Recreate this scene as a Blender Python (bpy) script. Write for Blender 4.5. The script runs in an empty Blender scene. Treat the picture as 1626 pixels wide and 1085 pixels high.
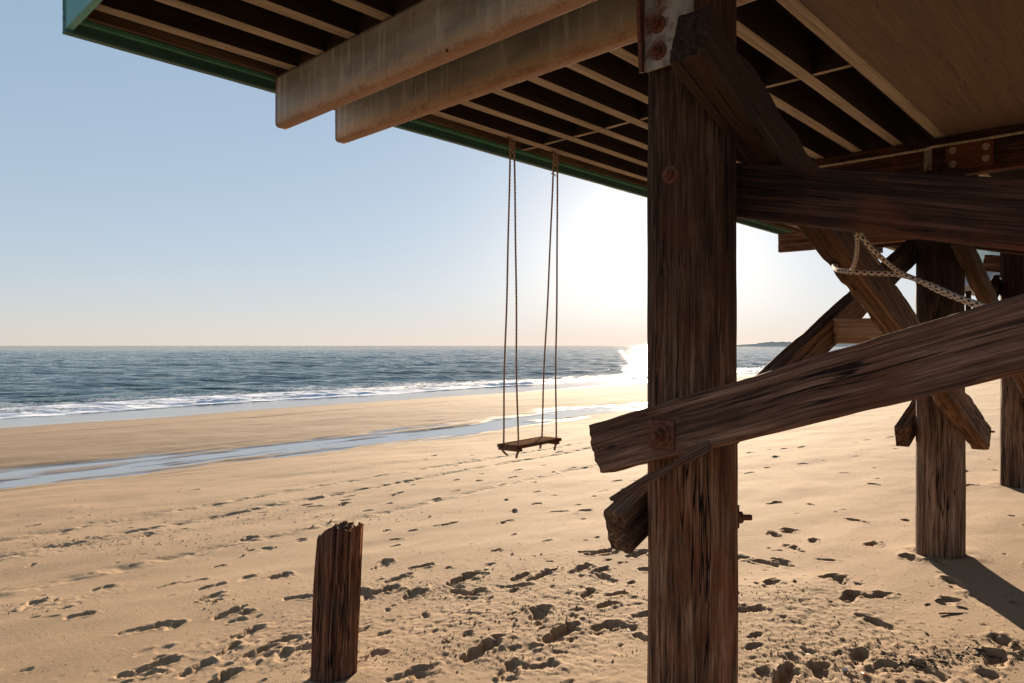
import bpy, bmesh, math, random
import numpy as np
from mathutils import Vector, Matrix, noise

S = bpy.context.scene
C = S.collection
# ------------------------------------------------------------------ camera
# World frame: +x runs along the shore, +y out to sea, z up. Sand is z=0 at the posts.
CAM_Z = 1.65
F = 1116.0                      # focal length in pixels of the 1626-wide photograph
HX, HY = 813.0, 549.0
cd = bpy.data.cameras.new('camera'); cam = bpy.data.objects.new('camera', cd); C.objects.link(cam)
cam.location = (0, 0, CAM_Z)
HEAD = math.atan2(0.728, 0.686)
cam.rotation_euler = (math.radians(90), 0, -HEAD)
cd.sensor_width = 36; cd.lens = 36*F/1626; cd.shift_y = 0.0040
cd.clip_start = 0.05; cd.clip_end = 60000
S.camera = cam
RX, RY = Vector((math.cos(HEAD), -math.sin(HEAD), 0)), Vector((math.sin(HEAD), math.cos(HEAD), 0))
def at(px, py, Y):
    """point at depth Y (metres ahead) seen at a photograph pixel"""
    return Vector((0, 0, CAM_Z)) + RY*Y + RX*((px-HX)/F*Y) + Vector((0, 0, (HY-py)/F*Y))

# ------------------------------------------------------------------ light
SUN_EL = math.radians(11.0)
SUN_AZ = HEAD + math.atan((1040-HX)/F)      # measured from +y towards +x
w = bpy.data.worlds.new('World'); S.world = w; w.use_nodes = True
nt = w.node_tree; nt.nodes.clear()
sky = nt.nodes.new('ShaderNodeTexSky'); sky.sky_type = 'NISHITA'; sky.sun_disc = False
sky.sun_elevation = SUN_EL; sky.sun_rotation = SUN_AZ
sky.air_density = 1.0; sky.dust_density = 0.25; sky.ozone_density = 2.0; sky.altitude = 0
bg = nt.nodes.new('ShaderNodeBackground'); bg.inputs[1].default_value = 0.12
wo = nt.nodes.new('ShaderNodeOutputWorld')
# clear sky with its range gently compressed, plus the hazy halo round the sun
sky.dust_density = 0.03
sky2 = nt.nodes.new('ShaderNodeTexSky'); sky2.sky_type = 'NISHITA'; sky2.sun_disc = False
sky2.sun_elevation = SUN_EL; sky2.sun_rotation = SUN_AZ; sky2.dust_density = 4.0; sky2.ozone_density = 2.0
def wmath(op, a, b):
    m = nt.nodes.new('ShaderNodeMath'); m.operation = op
    for i, v in enumerate((a, b)):
        if isinstance(v, (int, float)): m.inputs[i].default_value = v
        else: nt.links.new(v, m.inputs[i])
    return m.outputs[0]
sp1 = nt.nodes.new('ShaderNodeSeparateColor'); nt.links.new(sky.outputs[0], sp1.inputs[0])
sp2 = nt.nodes.new('ShaderNodeSeparateColor'); nt.links.new(sky2.outputs[0], sp2.inputs[0])
halo = wmath('POWER', wmath('MULTIPLY', sp2.outputs[1], .1), 2.0)
cb = nt.nodes.new('ShaderNodeCombineColor')
for k, (pw, sc_, hc) in enumerate(((.42, .305, .0190), (.34, .354, .0150), (.31, .418, .0105))):
    v = wmath('ADD', wmath('MULTIPLY', wmath('POWER', sp1.outputs[k], pw), sc_*2.656), wmath('MULTIPLY', halo, hc*2.656))
    nt.links.new(v, cb.inputs[k])
nt.links.new(cb.outputs[0], bg.inputs[0]); nt.links.new(bg.outputs[0], wo.inputs[0])
sl = bpy.data.lights.new('sun', 'SUN'); so = bpy.data.objects.new('sun', sl); C.objects.link(so)
sl.energy = 5.0; sl.angle = math.radians(0.5); sl.color = (1.0, 0.80, 0.58)
sd = Vector((math.sin(SUN_AZ)*math.cos(SUN_EL), math.cos(SUN_AZ)*math.cos(SUN_EL), math.sin(SUN_EL)))
so.rotation_euler = sd.to_track_quat('Z', 'Y').to_euler()
S.view_settings.view_transform = 'Standard'; S.view_settings.look = 'None'
S.view_settings.exposure = 1.65; S.view_settings.gamma = 1

# ------------------------------------------------------------------ helpers
def tag(o, label=None, cat=None, group=None, kind=None):
    if label: o['label'] = label
    if cat: o['category'] = cat
    if group: o['group'] = group
    if kind: o['kind'] = kind
    return o
def thing(name, label, cat, loc=(0, 0, 0), group=None):
    o = bpy.data.objects.new(name, None); C.objects.link(o); o.location = loc
    o.empty_display_size = 0.1
    return tag(o, label, cat, group)
def link_mesh(name, verts, faces, mat, parent=None, smooth=False, M=None, uv=None):
    me = bpy.data.meshes.new(name); me.from_pydata([tuple(v) for v in verts], [], faces); me.update()
    if uv:
        l = me.uv_layers.new(name='UVMap')
        for lp in me.loops: l.data[lp.index].uv = uv[lp.vertex_index]
    if smooth: me.polygons.foreach_set('use_smooth', [True]*len(me.polygons))
    o = bpy.data.objects.new(name, me); C.objects.link(o)
    if mat: me.materials.append(mat)
    if parent is not None:
        o.parent = parent
        o.matrix_parent_inverse = Matrix.Identity(4)
        if M is not None: o.matrix_local = Matrix.Translation(-parent.location) @ M
        else: o.location = -parent.location
    elif M is not None: o.matrix_world = M
    return o
def copy_thing(o, off, label=None, group=None):
    c = o.copy(); C.objects.link(c); c.location = o.location + Vector(off)
    for ch in list(o.children):
        k = ch.copy(); C.objects.link(k); k.parent = c
        for g in list(ch.children):
            q = g.copy(); C.objects.link(q); q.parent = k
    if label: c['label'] = label
    if group: c['group'] = group
    return c
def frame(p0, p1, up=(0, 0, 1)):
    """matrix with local x from p0 to p1 and local z as near `up` as it can be"""
    p0 = Vector(p0); p1 = Vector(p1); x = (p1-p0).normalized(); up = Vector(up)
    y = up.cross(x).normalized(); z = x.cross(y)
    m = Matrix((x, y, z)).transposed().to_4x4(); m.translation = p0
    return m, (p1-p0).length

def section_rect(w, h, r, step):
    """closed outline of a rounded rectangle, w along y, h along z, with corner flags"""
    pts = []
    def edge(a, b):
        n = max(2, int(((b[0]-a[0])**2+(b[1]-a[1])**2)**.5/step))
        for i in range(n): t = i/n; pts.append((a[0]+(b[0]-a[0])*t, a[1]+(b[1]-a[1])*t))
    W, H = w/2, h/2
    def arc(cx, cy, a0):
        for i in range(4):
            a = math.radians(a0+90*i/4); pts.append((cx+r*math.cos(a), cy+r*math.sin(a)))
    edge((-W+r, -H), (W-r, -H)); arc(W-r, -H+r, -90)
    edge((W, -H+r), (W, H-r)); arc(W-r, H-r, 0)
    edge((W-r, H), (-W+r, H)); arc(-W+r, H-r, 90)
    edge((-W, H-r), (-W, -H+r)); arc(-W+r, -H+r, 180)
    return pts
def section_round(r, n):
    return [(r*math.cos(2*math.pi*i/n), r*math.sin(2*math.pi*i/n)) for i in range(n)]
def beam_mesh(L, sec, step=.03, amp=.0025, wob=.006, chip=.0, seed=0, rad=None, endrough=.004, length_fn=None, sec_fn=None):
    """a length of timber: outline `sec` swept along x, worn by grain-stretched noise"""
    n = len(sec); R = max(math.hypot(*p) for p in sec)
    nx = max(2, int(L/step)); V = []; Fc = []
    sx = seed*7.31
    for i in range(nx+1):
        t = i/nx; x = L*t
        oy = noise.noise(Vector((x*.8+sx, 3, 1)))*wob; oz = noise.noise(Vector((x*.8+sx, 9, 5)))*wob
        for (y, z) in sec:
            q = math.hypot(y, z); 
            g = noise.noise(Vector((x*2.2+sx, y*75, z*75))) + .6*noise.noise(Vector((x*5+sx, y*160, z*160)))
            k = noise.noise(Vector((x*3.5+sx*2, y*12, z*12)))
            d = amp*g + amp*.6*k
            if chip:
                e = noise.noise(Vector((x*6+sx*3, y*9, z*9)))
                corner = (q/R)**6
                d -= chip*corner*max(0, e)*2.2
            s = 1+d/max(q, 1e-4)
            if sec_fn: s *= sec_fn(x, y, z)
            xx = x
            if i == 0: xx += noise.noise(Vector((y*40, z*40, sx)))*endrough
            if i == nx: xx += noise.noise(Vector((y*40, z*40, sx+9)))*endrough
            if length_fn: xx = x*length_fn(y*s, z*s)
            V.append((xx, y*s+oy, z*s+oz))
    for i in range(nx):
        for j in range(n):
            a = i*n+j; b = i*n+(j+1) % n
            Fc.append((a, b, b+n, a+n))
    # worn end faces: rings shrinking to the middle
    for end in (0, nx):
        base = end*n; prev = list(range(base, base+n))
        cx = sum(V[k][0] for k in prev)/n; cy = sum(V[k][1] for k in prev)/n; cz = sum(V[k][2] for k in prev)/n
        for s in (.94, .8, .6, .4, .2):
            ring = []
            for k in prev[:0] or range(base, base+n):
                x, y, z = V[k]
                yy = cy+(y-cy)*s; zz = cz+(z-cz)*s
                e = noise.noise(Vector((yy*90, zz*14, sx+end)))*endrough*1.4 + noise.noise(Vector((yy*20, zz*160, sx+end)))*endrough*.8
                if length_fn and end: xx = L*length_fn(yy-cy*0, zz)
                else: xx = (x if not length_fn else cx)*s+(1-s)*cx
                ring.append(len(V)); V.append((xx+e, yy, zz))
            for j in range(n):
                f = (prev[j], ring[j], ring[(j+1) % n], prev[(j+1) % n])
                Fc.append(f if end == 0 else f[::-1])
            prev = ring
        m = len(V)
        V.append((sum(V[k][0] for k in prev)/n, cy, cz))
        for j in range(n):
            f = (prev[j], m, prev[(j+1) % n]); Fc.append(f if end == 0 else f[::-1])
    # make all faces point outwards for end 0 / nx (side faces above are outward already)
    return V, Fc
def fix_normals(o):
    bm = bmesh.new(); bm.from_mesh(o.data); bmesh.ops.recalc_face_normals(bm, faces=bm.faces); bm.to_mesh(o.data); bm.free()
def timber(name, p0, p1, wd, ht, mat, parent=None, up=(0, 0, 1), r=.008, step=.03, ss=.008, **kw):
    M, L = frame(p0, p1, up)
    V, Fc = beam_mesh(L, section_rect(wd, ht, r, ss), step=step, **kw)
    o = link_mesh(name, V, Fc, mat, parent, smooth=True, M=M); fix_normals(o)
    return o
def shade_sides(o):
    """paint shade into every face but the undersides, for dark gaps between joists"""
    o.data.materials.append(M_joist_shade)
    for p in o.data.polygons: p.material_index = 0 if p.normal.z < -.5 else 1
def pole(name, p0, p1, rad, mat, parent=None, n=120, step=.03, **kw):
    M, L = frame(p0, p1, (0, 1, 0) if abs(Vector(p1).z-Vector(p0).z) > .1 else (0, 0, 1))
    V, Fc = beam_mesh(L, section_round(rad, n), step=step, **kw)
    o = link_mesh(name, V, Fc, mat, parent, smooth=True, M=M); fix_normals(o)
    return o
def box_obj(name, a, b, mat, parent=None, bev=.003):
    bm = bmesh.new(); bmesh.ops.create_cube(bm, size=1)
    a = Vector(a); b = Vector(b); c = (a+b)/2; d = b-a
    for v in bm.verts: v.co = Vector((v.co.x*d.x, v.co.y*d.y, v.co.z*d.z))
    if bev: bmesh.ops.bevel(bm, geom=bm.edges[:], offset=bev, segments=2, affect='EDGES', profile=.5)
    me = bpy.data.meshes.new(name); bm.to_mesh(me); bm.free()
    o = bpy.data.objects.new(name, me); C.objects.link(o); me.materials.append(mat)
    if parent is not None: o.parent = parent; o.location = c-parent.location
    else: o.location = c
    return o
def tube(name, pts, r, mat, parent=None, seg=8, twist=0, bump=0, closed_ends=True, flat=1.0):
    pts = [Vector(p) for p in pts]; V = []; Fc = []; UV = []
    t0 = (pts[1]-pts[0]).normalized()
    nrm = t0.orthogonal().normalized(); s = 0
    for i, p in enumerate(pts):
        if i == 0: t = t0
        elif i == len(pts)-1: t = (pts[i]-pts[i-1]).normalized()
        else: t = (pts[i+1]-pts[i-1]).normalized()
        nrm = (nrm - t*nrm.dot(t)).normalized(); bn = t.cross(nrm)
        if i: s += (pts[i]-pts[i-1]).length
        for j in range(seg):
            a = 2*math.pi*j/seg
            rr = r*(1+bump*math.cos(3*a+twist*s))
            V.append(p + nrm*math.cos(a)*rr + bn*math.sin(a)*rr*flat); UV.append((s/r, j/seg))
    for i in range(len(pts)-1):
        for j in range(seg):
            a = i*seg+j; b = i*seg+(j+1) % seg
            Fc.append((a, b, b+seg, a+seg))
    if closed_ends: Fc.append(tuple(range(seg))[::-1]); Fc.append(tuple(range((len(pts)-1)*seg, len(pts)*seg)))
    return link_mesh(name, V, Fc, mat, parent, smooth=True, uv=UV)
def spline(ctrl, n):
    """smooth curve through control points"""
    P = [Vector(c) for c in ctrl]; P = [P[0]*2-P[1]] + P + [P[-1]*2-P[-2]]; out = []
    for i in range(1, len(P)-2):
        for k in range(n):
            t = k/n; a, b, c, d = P[i-1], P[i], P[i+1], P[i+2]
            out.append(.5*((2*b)+(c-a)*t+(2*a-5*b+4*c-d)*t*t+(3*b-a-3*c+d)*t**3))
    out.append(P[-2]); return out

# ------------------------------------------------------------------ materials
class NB:
    def __init__(s, name):
        s.m = bpy.data.materials.new(name); s.m.use_nodes = True; s.t = s.m.node_tree
        s.b = s.t.nodes['Principled BSDF']; s.N = s.t.nodes
    def n(s, ty, **kw):
        o = s.N.new(ty)
        for k, v in kw.items(): setattr(o, k, v)
        return o
    def l(s, a, b): s.t.links.new(a, b)
    def noise(s, vec, scale, detail=6, rough=.6, mapscale=None, off=None):
        if mapscale is not None:
            mp = s.n('ShaderNodeMapping'); mp.inputs['Scale'].default_value = mapscale; s.l(vec, mp.inputs[0]); vec = mp.outputs[0]
        t = s.n('ShaderNodeTexNoise'); t.inputs['Scale'].default_value = scale; t.inputs['Detail'].default_value = detail
        t.inputs['Roughness'].default_value = rough; s.l(vec, t.inputs['Vector']); return t.outputs['Fac']
    def ramp(s, fac, stops):
        r = s.n('ShaderNodeValToRGB'); e = r.color_ramp.elements
        while len(e) < len(stops): e.new(.5)
        for i, (p, c) in enumerate(stops):
            e[i].position = p; e[i].color = (*c, 1) if len(c) == 3 else c
        s.l(fac, r.inputs[0]); return r.outputs[0]
    def mix(s, fac, a, b, mode='MIX'):
        m = s.n('ShaderNodeMix', data_type='RGBA', blend_type=mode)
        for sock, v in ((m.inputs[0], fac), (m.inputs[6], a), (m.inputs[7], b)):
            if isinstance(v, (int, float)): sock.default_value = v
            elif isinstance(v, tuple): sock.default_value = (*v, 1) if len(v) == 3 else v
            else: s.l(v, sock)
        return m.outputs[2]
    def math(s, op, a, b=None, c=None, clamp=False):
        m = s.n('ShaderNodeMath', operation=op); m.use_clamp = clamp
        for i, v in enumerate((a, b, c)):
            if v is None: continue
            if isinstance(v, (int, float)): m.inputs[i].default_value = v
            else: s.l(v, m.inputs[i])
        return m.outputs[0]
    def step(s, v, a, b, lo=0, hi=1):
        m = s.n('ShaderNodeMapRange'); m.interpolation_type = 'SMOOTHSTEP'
        s.l(v, m.inputs[0]); m.inputs[1].default_value = a; m.inputs[2].default_value = b
        m.inputs[3].default_value = lo; m.inputs[4].default_value = hi; return m.outputs[0]
    def bump(s, h, strength, dist, prev=None):
        b = s.n('ShaderNodeBump'); b.inputs['Strength'].default_value = strength; b.inputs['Distance'].default_value = dist
        s.l(h, b.inputs['Height'])
        if prev is not None: s.l(prev, b.inputs['Normal'])
        s.l(b.outputs[0], s.b.inputs['Normal']); return b.outputs[0]

def wood(name, dark, mid, light, patch=None, crack=.6, rough=.85, bump=.9, crackamt=1.0, spec=.25, topshade=0, gx=1.1, bz=(.9, 2.1)):
    b = NB(name); tc = b.n('ShaderNodeTexCoord'); oi = b.n('ShaderNodeObjectInfo')
    add = b.n('ShaderNodeVectorMath', operation='ADD'); mul = b.n('ShaderNodeVectorMath', operation='SCALE')
    cmb = b.n('ShaderNodeCombineXYZ'); b.l(oi.outputs['Random'], cmb.inputs[0]); b.l(oi.outputs['Random'], cmb.inputs[1])
    b.l(cmb.outputs[0], mul.inputs[0]); mul.inputs['Scale'].default_value = 17
    b.l(tc.outputs['Object'], add.inputs[0]); b.l(mul.outputs[0], add.inputs[1]); v = add.outputs[0]
    # slow wander bends the grain round knots
    wn = b.n('ShaderNodeTexNoise'); wn.inputs['Scale'].default_value = 3.2; wn.inputs['Detail'].default_value = 2; b.l(v, wn.inputs['Vector'])
    wv = b.n('ShaderNodeVectorMath', operation='SCALE'); wv.inputs['Scale'].default_value = .014; b.l(wn.outputs['Color'], wv.inputs[0])
    va = b.n('ShaderNodeVectorMath', operation='ADD'); b.l(v, va.inputs[0]); b.l(wv.outputs[0], va.inputs[1]); v = va.outputs[0]
    grain = b.noise(v, 1, 8, .68, (gx, 62, 62))
    fine = b.noise(v, 1, 5, .7, (gx*2.5, 190, 190))
    streak = b.noise(v, 1, 4, .55, (.7, 14, 14))
    cr = b.noise(v, 1, 3, .5, (.75, 26, 26)); cm = b.noise(v, 1, 3, .5, (1.2, 9, 9))
    blot = b.noise(v, 4.0, 5, .6)
    g = b.math('ADD', b.math('MULTIPLY', grain, .55), b.math('ADD', b.math('MULTIPLY', fine, .30), b.math('MULTIPLY', streak, .25)))
    g = b.math('SUBTRACT', g, .05)
    col = b.ramp(g, [(.41, dark), (.50, mid), (.60, light)])
    if patch: col = b.mix(b.step(blot, .48, .68), col, b.mix(.6, col, patch))
    dk = b.noise(v, 1, 4, .6, (1.3, 8, 8))
    col = b.mix(b.math('MULTIPLY', b.step(dk, .50, .66), .55), col, dark)      # darker resinous streaks
    vk = b.n('ShaderNodeTexVoronoi'); vk.inputs['Scale'].default_value = 1; mk = b.n('ShaderNodeMapping'); mk.inputs['Scale'].default_value = (2.0, 5.0, 5.0)
    b.l(v, mk.inputs[0]); b.l(mk.outputs[0], vk.inputs['Vector'])
    kd = vk.outputs['Distance']; ring = b.math('SINE', b.math('MULTIPLY', kd, 95.0))
    kn = b.step(kd, .10, .03) if crackamt >= .35 else None
    if kn: col = b.mix(b.math('MULTIPLY', kn, b.step(ring, -1, 1, .55, .95)), col, dark)
    if topshade:      # shade under the deck painted into the colour, darker with height
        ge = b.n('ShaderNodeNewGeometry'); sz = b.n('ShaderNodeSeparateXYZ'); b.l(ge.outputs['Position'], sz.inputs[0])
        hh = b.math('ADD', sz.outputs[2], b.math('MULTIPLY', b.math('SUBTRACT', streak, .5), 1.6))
        col = b.mix(b.step(hh, bz[0], bz[1]), col, b.mix(topshade, col, (.016, .008, .005)))
    # long thin drying cracks, only where cm allows them
    line = b.step(b.math('ABSOLUTE', b.math('SUBTRACT', cr, .5)), .004, .004+.016*crackamt)
    crk = b.math('MAXIMUM', line, b.step(cm, .56-.10*crackamt, .60-.08*crackamt, 1, 0) if crackamt < .35 else b.step(cm, .62-.10*crackamt, .54-.10*crackamt))
    col = b.mix(crk, tuple(c*.25 for c in dark), col)
    b.l(col, b.b.inputs['Base Color']); b.b.inputs['Roughness'].default_value = rough
    b.b.inputs['Specular IOR Level'].default_value = spec
    h = b.math('ADD', b.math('MULTIPLY', grain, .6), b.math('MULTIPLY', fine, .4))
    h = b.math('ADD', h, b.math('MULTIPLY', crk, crack))
    b.bump(h, bump, .010)
    return b.m
M_post = wood('post_wood', (.036, .015, .008), (.150, .072, .038), (.37, .215, .13), patch=(.20, .062, .024), crackamt=.9, topshade=.74, gx=3.0, spec=.15)
M_postgrey = wood('post_wood_grey', (.050, .025, .015), (.19, .105, .062), (.40, .265, .18), patch=(.19, .12, .082), crackamt=.9, topshade=.92, gx=2.4, spec=.15)
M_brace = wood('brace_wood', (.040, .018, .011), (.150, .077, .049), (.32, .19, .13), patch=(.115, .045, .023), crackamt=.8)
M_brace_long = wood('brace_wood_topshade', (.036, .016, .009), (.135, .070, .038), (.30, .18, .11), patch=(.16, .065, .03), crackamt=.7, topshade=.84, bz=(1.75, 2.45))
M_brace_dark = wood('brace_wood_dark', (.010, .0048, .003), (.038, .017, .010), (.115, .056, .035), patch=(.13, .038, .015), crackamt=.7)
M_brace_light = wood('brace_wood_light', (.20, .12, .07), (.42, .27, .17), (.56, .39, .26), patch=(.3, .18, .11), crackamt=.25)
M_stump = wood('stump_wood', (.024, .010, .006), (.175, .068, .034), (.40, .20, .115), patch=(.12, .075, .055), crackamt=1.2, crack=1.0)
M_ledger = wood('ledger_wood', (.05, .03, .02), (.13, .085, .055), (.2, .135, .09), crackamt=.1, bump=.3)
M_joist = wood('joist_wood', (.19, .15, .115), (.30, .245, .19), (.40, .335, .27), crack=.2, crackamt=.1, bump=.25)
M_joist_shade = wood('joist_wood_shade', (.016, .010, .008), (.028, .018, .013), (.045, .028, .02), crack=.2, crackamt=.1, bump=.3)  # joist wood with the shade between joists put into its colour
M_deck = wood('decking_wood', (.012, .008, .006), (.022, .015, .011), (.035, .022, .016), crack=.2, bump=.3, crackamt=.1)
M_ply = wood('plywood', (.105, .070, .050), (.13, .088, .063), (.155, .108, .078), crack=.1, crackamt=.05, bump=.15)
M_seat = wood('seat_wood', (.07, .035, .02), (.15, .085, .055), (.24, .155, .105), crackamt=.3, bump=.4, rough=.95, spec=.0)

def paint(name, c1, c2, wear, rough=.55):
    b = NB(name); tc = b.n('ShaderNodeTexCoord'); v = tc.outputs['Object']
    n1 = b.noise(v, 5, 6, .65, (1, 1, 1)); n2 = b.noise(v, 1, 6, .7, (3, 40, 40))
    col = b.mix(b.step(n1, .3, .7), c1, c2)
    col = b.mix(b.step(n2, .60, .68), col, wear)
    b.l(col, b.b.inputs['Base Color']); b.b.inputs['Roughness'].default_value = rough
    b.bump(b.math('ADD', n1, n2), .3, .004); return b.m
M_green = paint('green_paint', (.020, .080, .072), (.034, .110, .098), (.025, .045, .038))
M_green_pale = paint('green_paint_pale', (.05, .20, .13), (.07, .26, .17), (.04, .12, .08))
M_teal = paint('teal_paint', (.06, .26, .26), (.09, .30, .30), (.05, .2, .17))

def rusty(name, base, rust_bounce_low=True, amount=.5):
    b = NB(name); tc = b.n('ShaderNodeTexCoord'); v = tc.outputs['Object']
    sep = b.n('ShaderNodeSeparateXYZ'); b.l(v, sep.inputs[0])
    n1 = b.noise(v, 9, 8, .7); n2 = b.noise(v, 95, 6, .75); n3 = b.noise(v, 1, 6, .6, (1.4, 30, 5)); n4 = b.noise(v, 1, 4, .6, (28, 6, 2.5))
    col = b.mix(b.step(n3, .35, .7), base, tuple(c*.52 for c in base)); col = b.mix(b.math('MULTIPLY', b.step(n2, .45, .62), .35), col, tuple(c*.5 for c in base))
    col = b.mix(b.math('MULTIPLY', b.step(n4, .50, .66), .6), col, tuple(c*1.4 for c in base))
    rust = b.ramp(n2, [(.38, (.10, .03, .012)), (.45, (.28, .125, .055)), (.60, (.44, .29, .165))]) if rust_bounce_low else b.ramp(n2, [(.3, (.045, .014, .008)), (.5, (.10, .032, .016)), (.7, (.24, .085, .036))])
    if rust_bounce_low:
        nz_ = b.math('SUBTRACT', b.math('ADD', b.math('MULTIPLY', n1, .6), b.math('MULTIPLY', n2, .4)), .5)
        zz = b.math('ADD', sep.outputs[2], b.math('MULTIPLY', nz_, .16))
        tan = b.math('MULTIPLY', b.step(zz, -.145, -.04, 1, 0), .72)        # light bounced off the sand, painted as tan along the lower flange
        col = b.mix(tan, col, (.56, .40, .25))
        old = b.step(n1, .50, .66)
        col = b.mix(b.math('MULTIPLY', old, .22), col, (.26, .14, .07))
        e1 = b.step(b.math('ADD', sep.outputs[0], b.math('MULTIPLY', nz_, .05)), .008, .035, 1, 0)      # scabby edges and sawn end
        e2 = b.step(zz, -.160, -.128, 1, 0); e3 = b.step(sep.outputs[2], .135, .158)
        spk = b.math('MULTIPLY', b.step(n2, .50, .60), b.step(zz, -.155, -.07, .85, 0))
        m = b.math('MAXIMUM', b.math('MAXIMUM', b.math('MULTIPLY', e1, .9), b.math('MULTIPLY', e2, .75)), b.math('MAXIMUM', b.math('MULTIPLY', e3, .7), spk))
    else: m = b.step(n1, .62-amount*.3, .80-amount*.3)
    col = b.mix(m, col, rust if not rust_bounce_low else b.ramp(n2, [(.36, (.07, .022, .010)), (.5, (.19, .07, .03)), (.66, (.36, .19, .095))]))
    b.l(col, b.b.inputs['Base Color']); b.b.inputs['Roughness'].default_value = .62; b.b.inputs['Metallic'].default_value = .1
    b.b.inputs['Specular IOR Level'].default_value = .3
    b.bump(b.math('ADD', b.math('MULTIPLY', m, n2), b.math('MULTIPLY', n1, .25)), .5, .003); return b.m
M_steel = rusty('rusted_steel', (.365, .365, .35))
M_bracket = rusty('bracket_steel', (.26, .235, .20), rust_bounce_low=False, amount=.5)
M_rust = rusty('bolt_rust', (.07, .025, .015), rust_bounce_low=False, amount=1.2)
M_conduit = rusty('conduit_metal', (.42, .35, .27), rust_bounce_low=False, amount=.0)

def plain(name, col, rough=.8, nz=20, var=.35):
    b = NB(name); tc = b.n('ShaderNodeTexCoord'); n = b.noise(tc.outputs['Object'], nz, 5, .6)
    b.l(b.mix(b.step(n, .3, .7), tuple(c*(1-var) for c in col), tuple(min(1, c*(1+var)) for c in col)), b.b.inputs['Base Color'])
    b.b.inputs['Roughness'].default_value = rough; b.bump(n, .3, .003); return b.m
M_rope = plain('hemp_rope', (.29, .195, .135), nz=120)
M_twig = plain('twig_bark', (.06, .035, .022)); M_weed = plain('dried_seaweed', (.05, .03, .018), nz=60)
M_shell = plain('white_shell', (.7, .66, .6)); M_orange = plain('orange_plastic', (.6, .16, .05), rough=.4)
def braid():
    b = NB('braided_rope'); uv = b.n('ShaderNodeUVMap'); sep = b.n('ShaderNodeSeparateXYZ'); b.l(uv.outputs[0], sep.inputs[0])
    u = b.math('MULTIPLY', sep.outputs[0], 1/2.3); v = b.math('MULTIPLY', sep.outputs[1], 6)
    row = b.math('FLOOR', v)
    uu = b.math('ADD', u, b.math('MULTIPLY', row, .5))
    fu = b.math('ABSOLUTE', b.math('SUBTRACT', b.math('FRACT', uu), .5)); fv = b.math('ABSOLUTE', b.math('SUBTRACT', b.math('FRACT', v), .5))
    d = b.math('ADD', b.math('MULTIPLY', fu, 1.5), b.math('MULTIPLY', fv, 1.0))
    f = b.step(d, .44, .52)
    b.l(b.mix(f, (.02, .016, .014), (.50, .43, .34)), b.b.inputs['Base Color']); b.b.inputs['Roughness'].default_value = .9
    b.bump(f, .6, .003); return b.m
M_braid = braid()

# ------------------------------------------------------------------ lattice noise for big grids
def make_lattice(seed, n=256):
    return np.random.RandomState(seed).rand(n, n).astype(np.float32)*2-1
def vnoise(lat, x, y):
    n = lat.shape[0]
    xi = np.floor(x).astype(np.int64); yi = np.floor(y).astype(np.int64)
    fx = (x-xi).astype(np.float32); fy = (y-yi).astype(np.float32)
    fx = fx*fx*(3-2*fx); fy = fy*fy*(3-2*fy)
    a = lat[xi % n, yi % n]; b = lat[(xi+1) % n, yi % n]; c = lat[xi % n, (yi+1) % n]; d = lat[(xi+1) % n, (yi+1) % n]
    return (a*(1-fx)+b*fx)*(1-fy)+(c*(1-fx)+d*fx)*fy
def fbm(lat, x, y, o=4, g=.5):
    s = 0; a = 1; 
    for i in range(o):
        s = s+a*vnoise(lat, x+i*17.3, y+i*9.1); x = x*2.03; y = y*2.03; a *= g
    return s
def ss(a, b, x):
    t = np.clip((x-a)/(b-a), 0, 1); return t*t*(3-2*t)
def stretch(parts):
    out = []
    for (a, b, s0, s1) in parts:
        x = a
        while x < b-1e-6:
            out.append(x); t = (x-a)/(b-a); x += s0*(s1/s0)**t
    out.append(parts[-1][1]); return np.array(out)
def grid_mesh(name, us, vs, Z, mat, attr=None, mask=None):
    nu, nv = len(us), len(vs)
    U, Vv = np.meshgrid(us, vs, indexing='ij')
    co = np.stack([U.ravel(), Vv.ravel(), Z.ravel()], 1).astype(np.float32)
    i = np.arange(nu-1)[:, None]*nv+np.arange(nv-1)[None, :]
    q = np.stack([i, i+nv, i+nv+1, i+1], -1)
    if mask is not None: q = q[mask]
    q = q.reshape(-1, 4).astype(np.int32)
    me = bpy.data.meshes.new(name); me.vertices.add(len(co)); me.vertices.foreach_set('co', co.ravel())
    me.loops.add(q.size); me.loops.foreach_set('vertex_index', q.ravel())
    me.polygons.add(len(q)); me.polygons.foreach_set('loop_start', np.arange(0, q.size, 4, dtype=np.int32))
    me.polygons.foreach_set('use_smooth', np.ones(len(q), bool)); me.update(calc_edges=True)
    if attr:
        for k, A in attr.items():
            a = me.attributes.new(k, 'FLOAT', 'POINT'); a.data.foreach_set('value', A.ravel().astype(np.float32))
    me.materials.append(mat)
    o = bpy.data.objects.new(name, me); C.objects.link(o); return o

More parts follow.
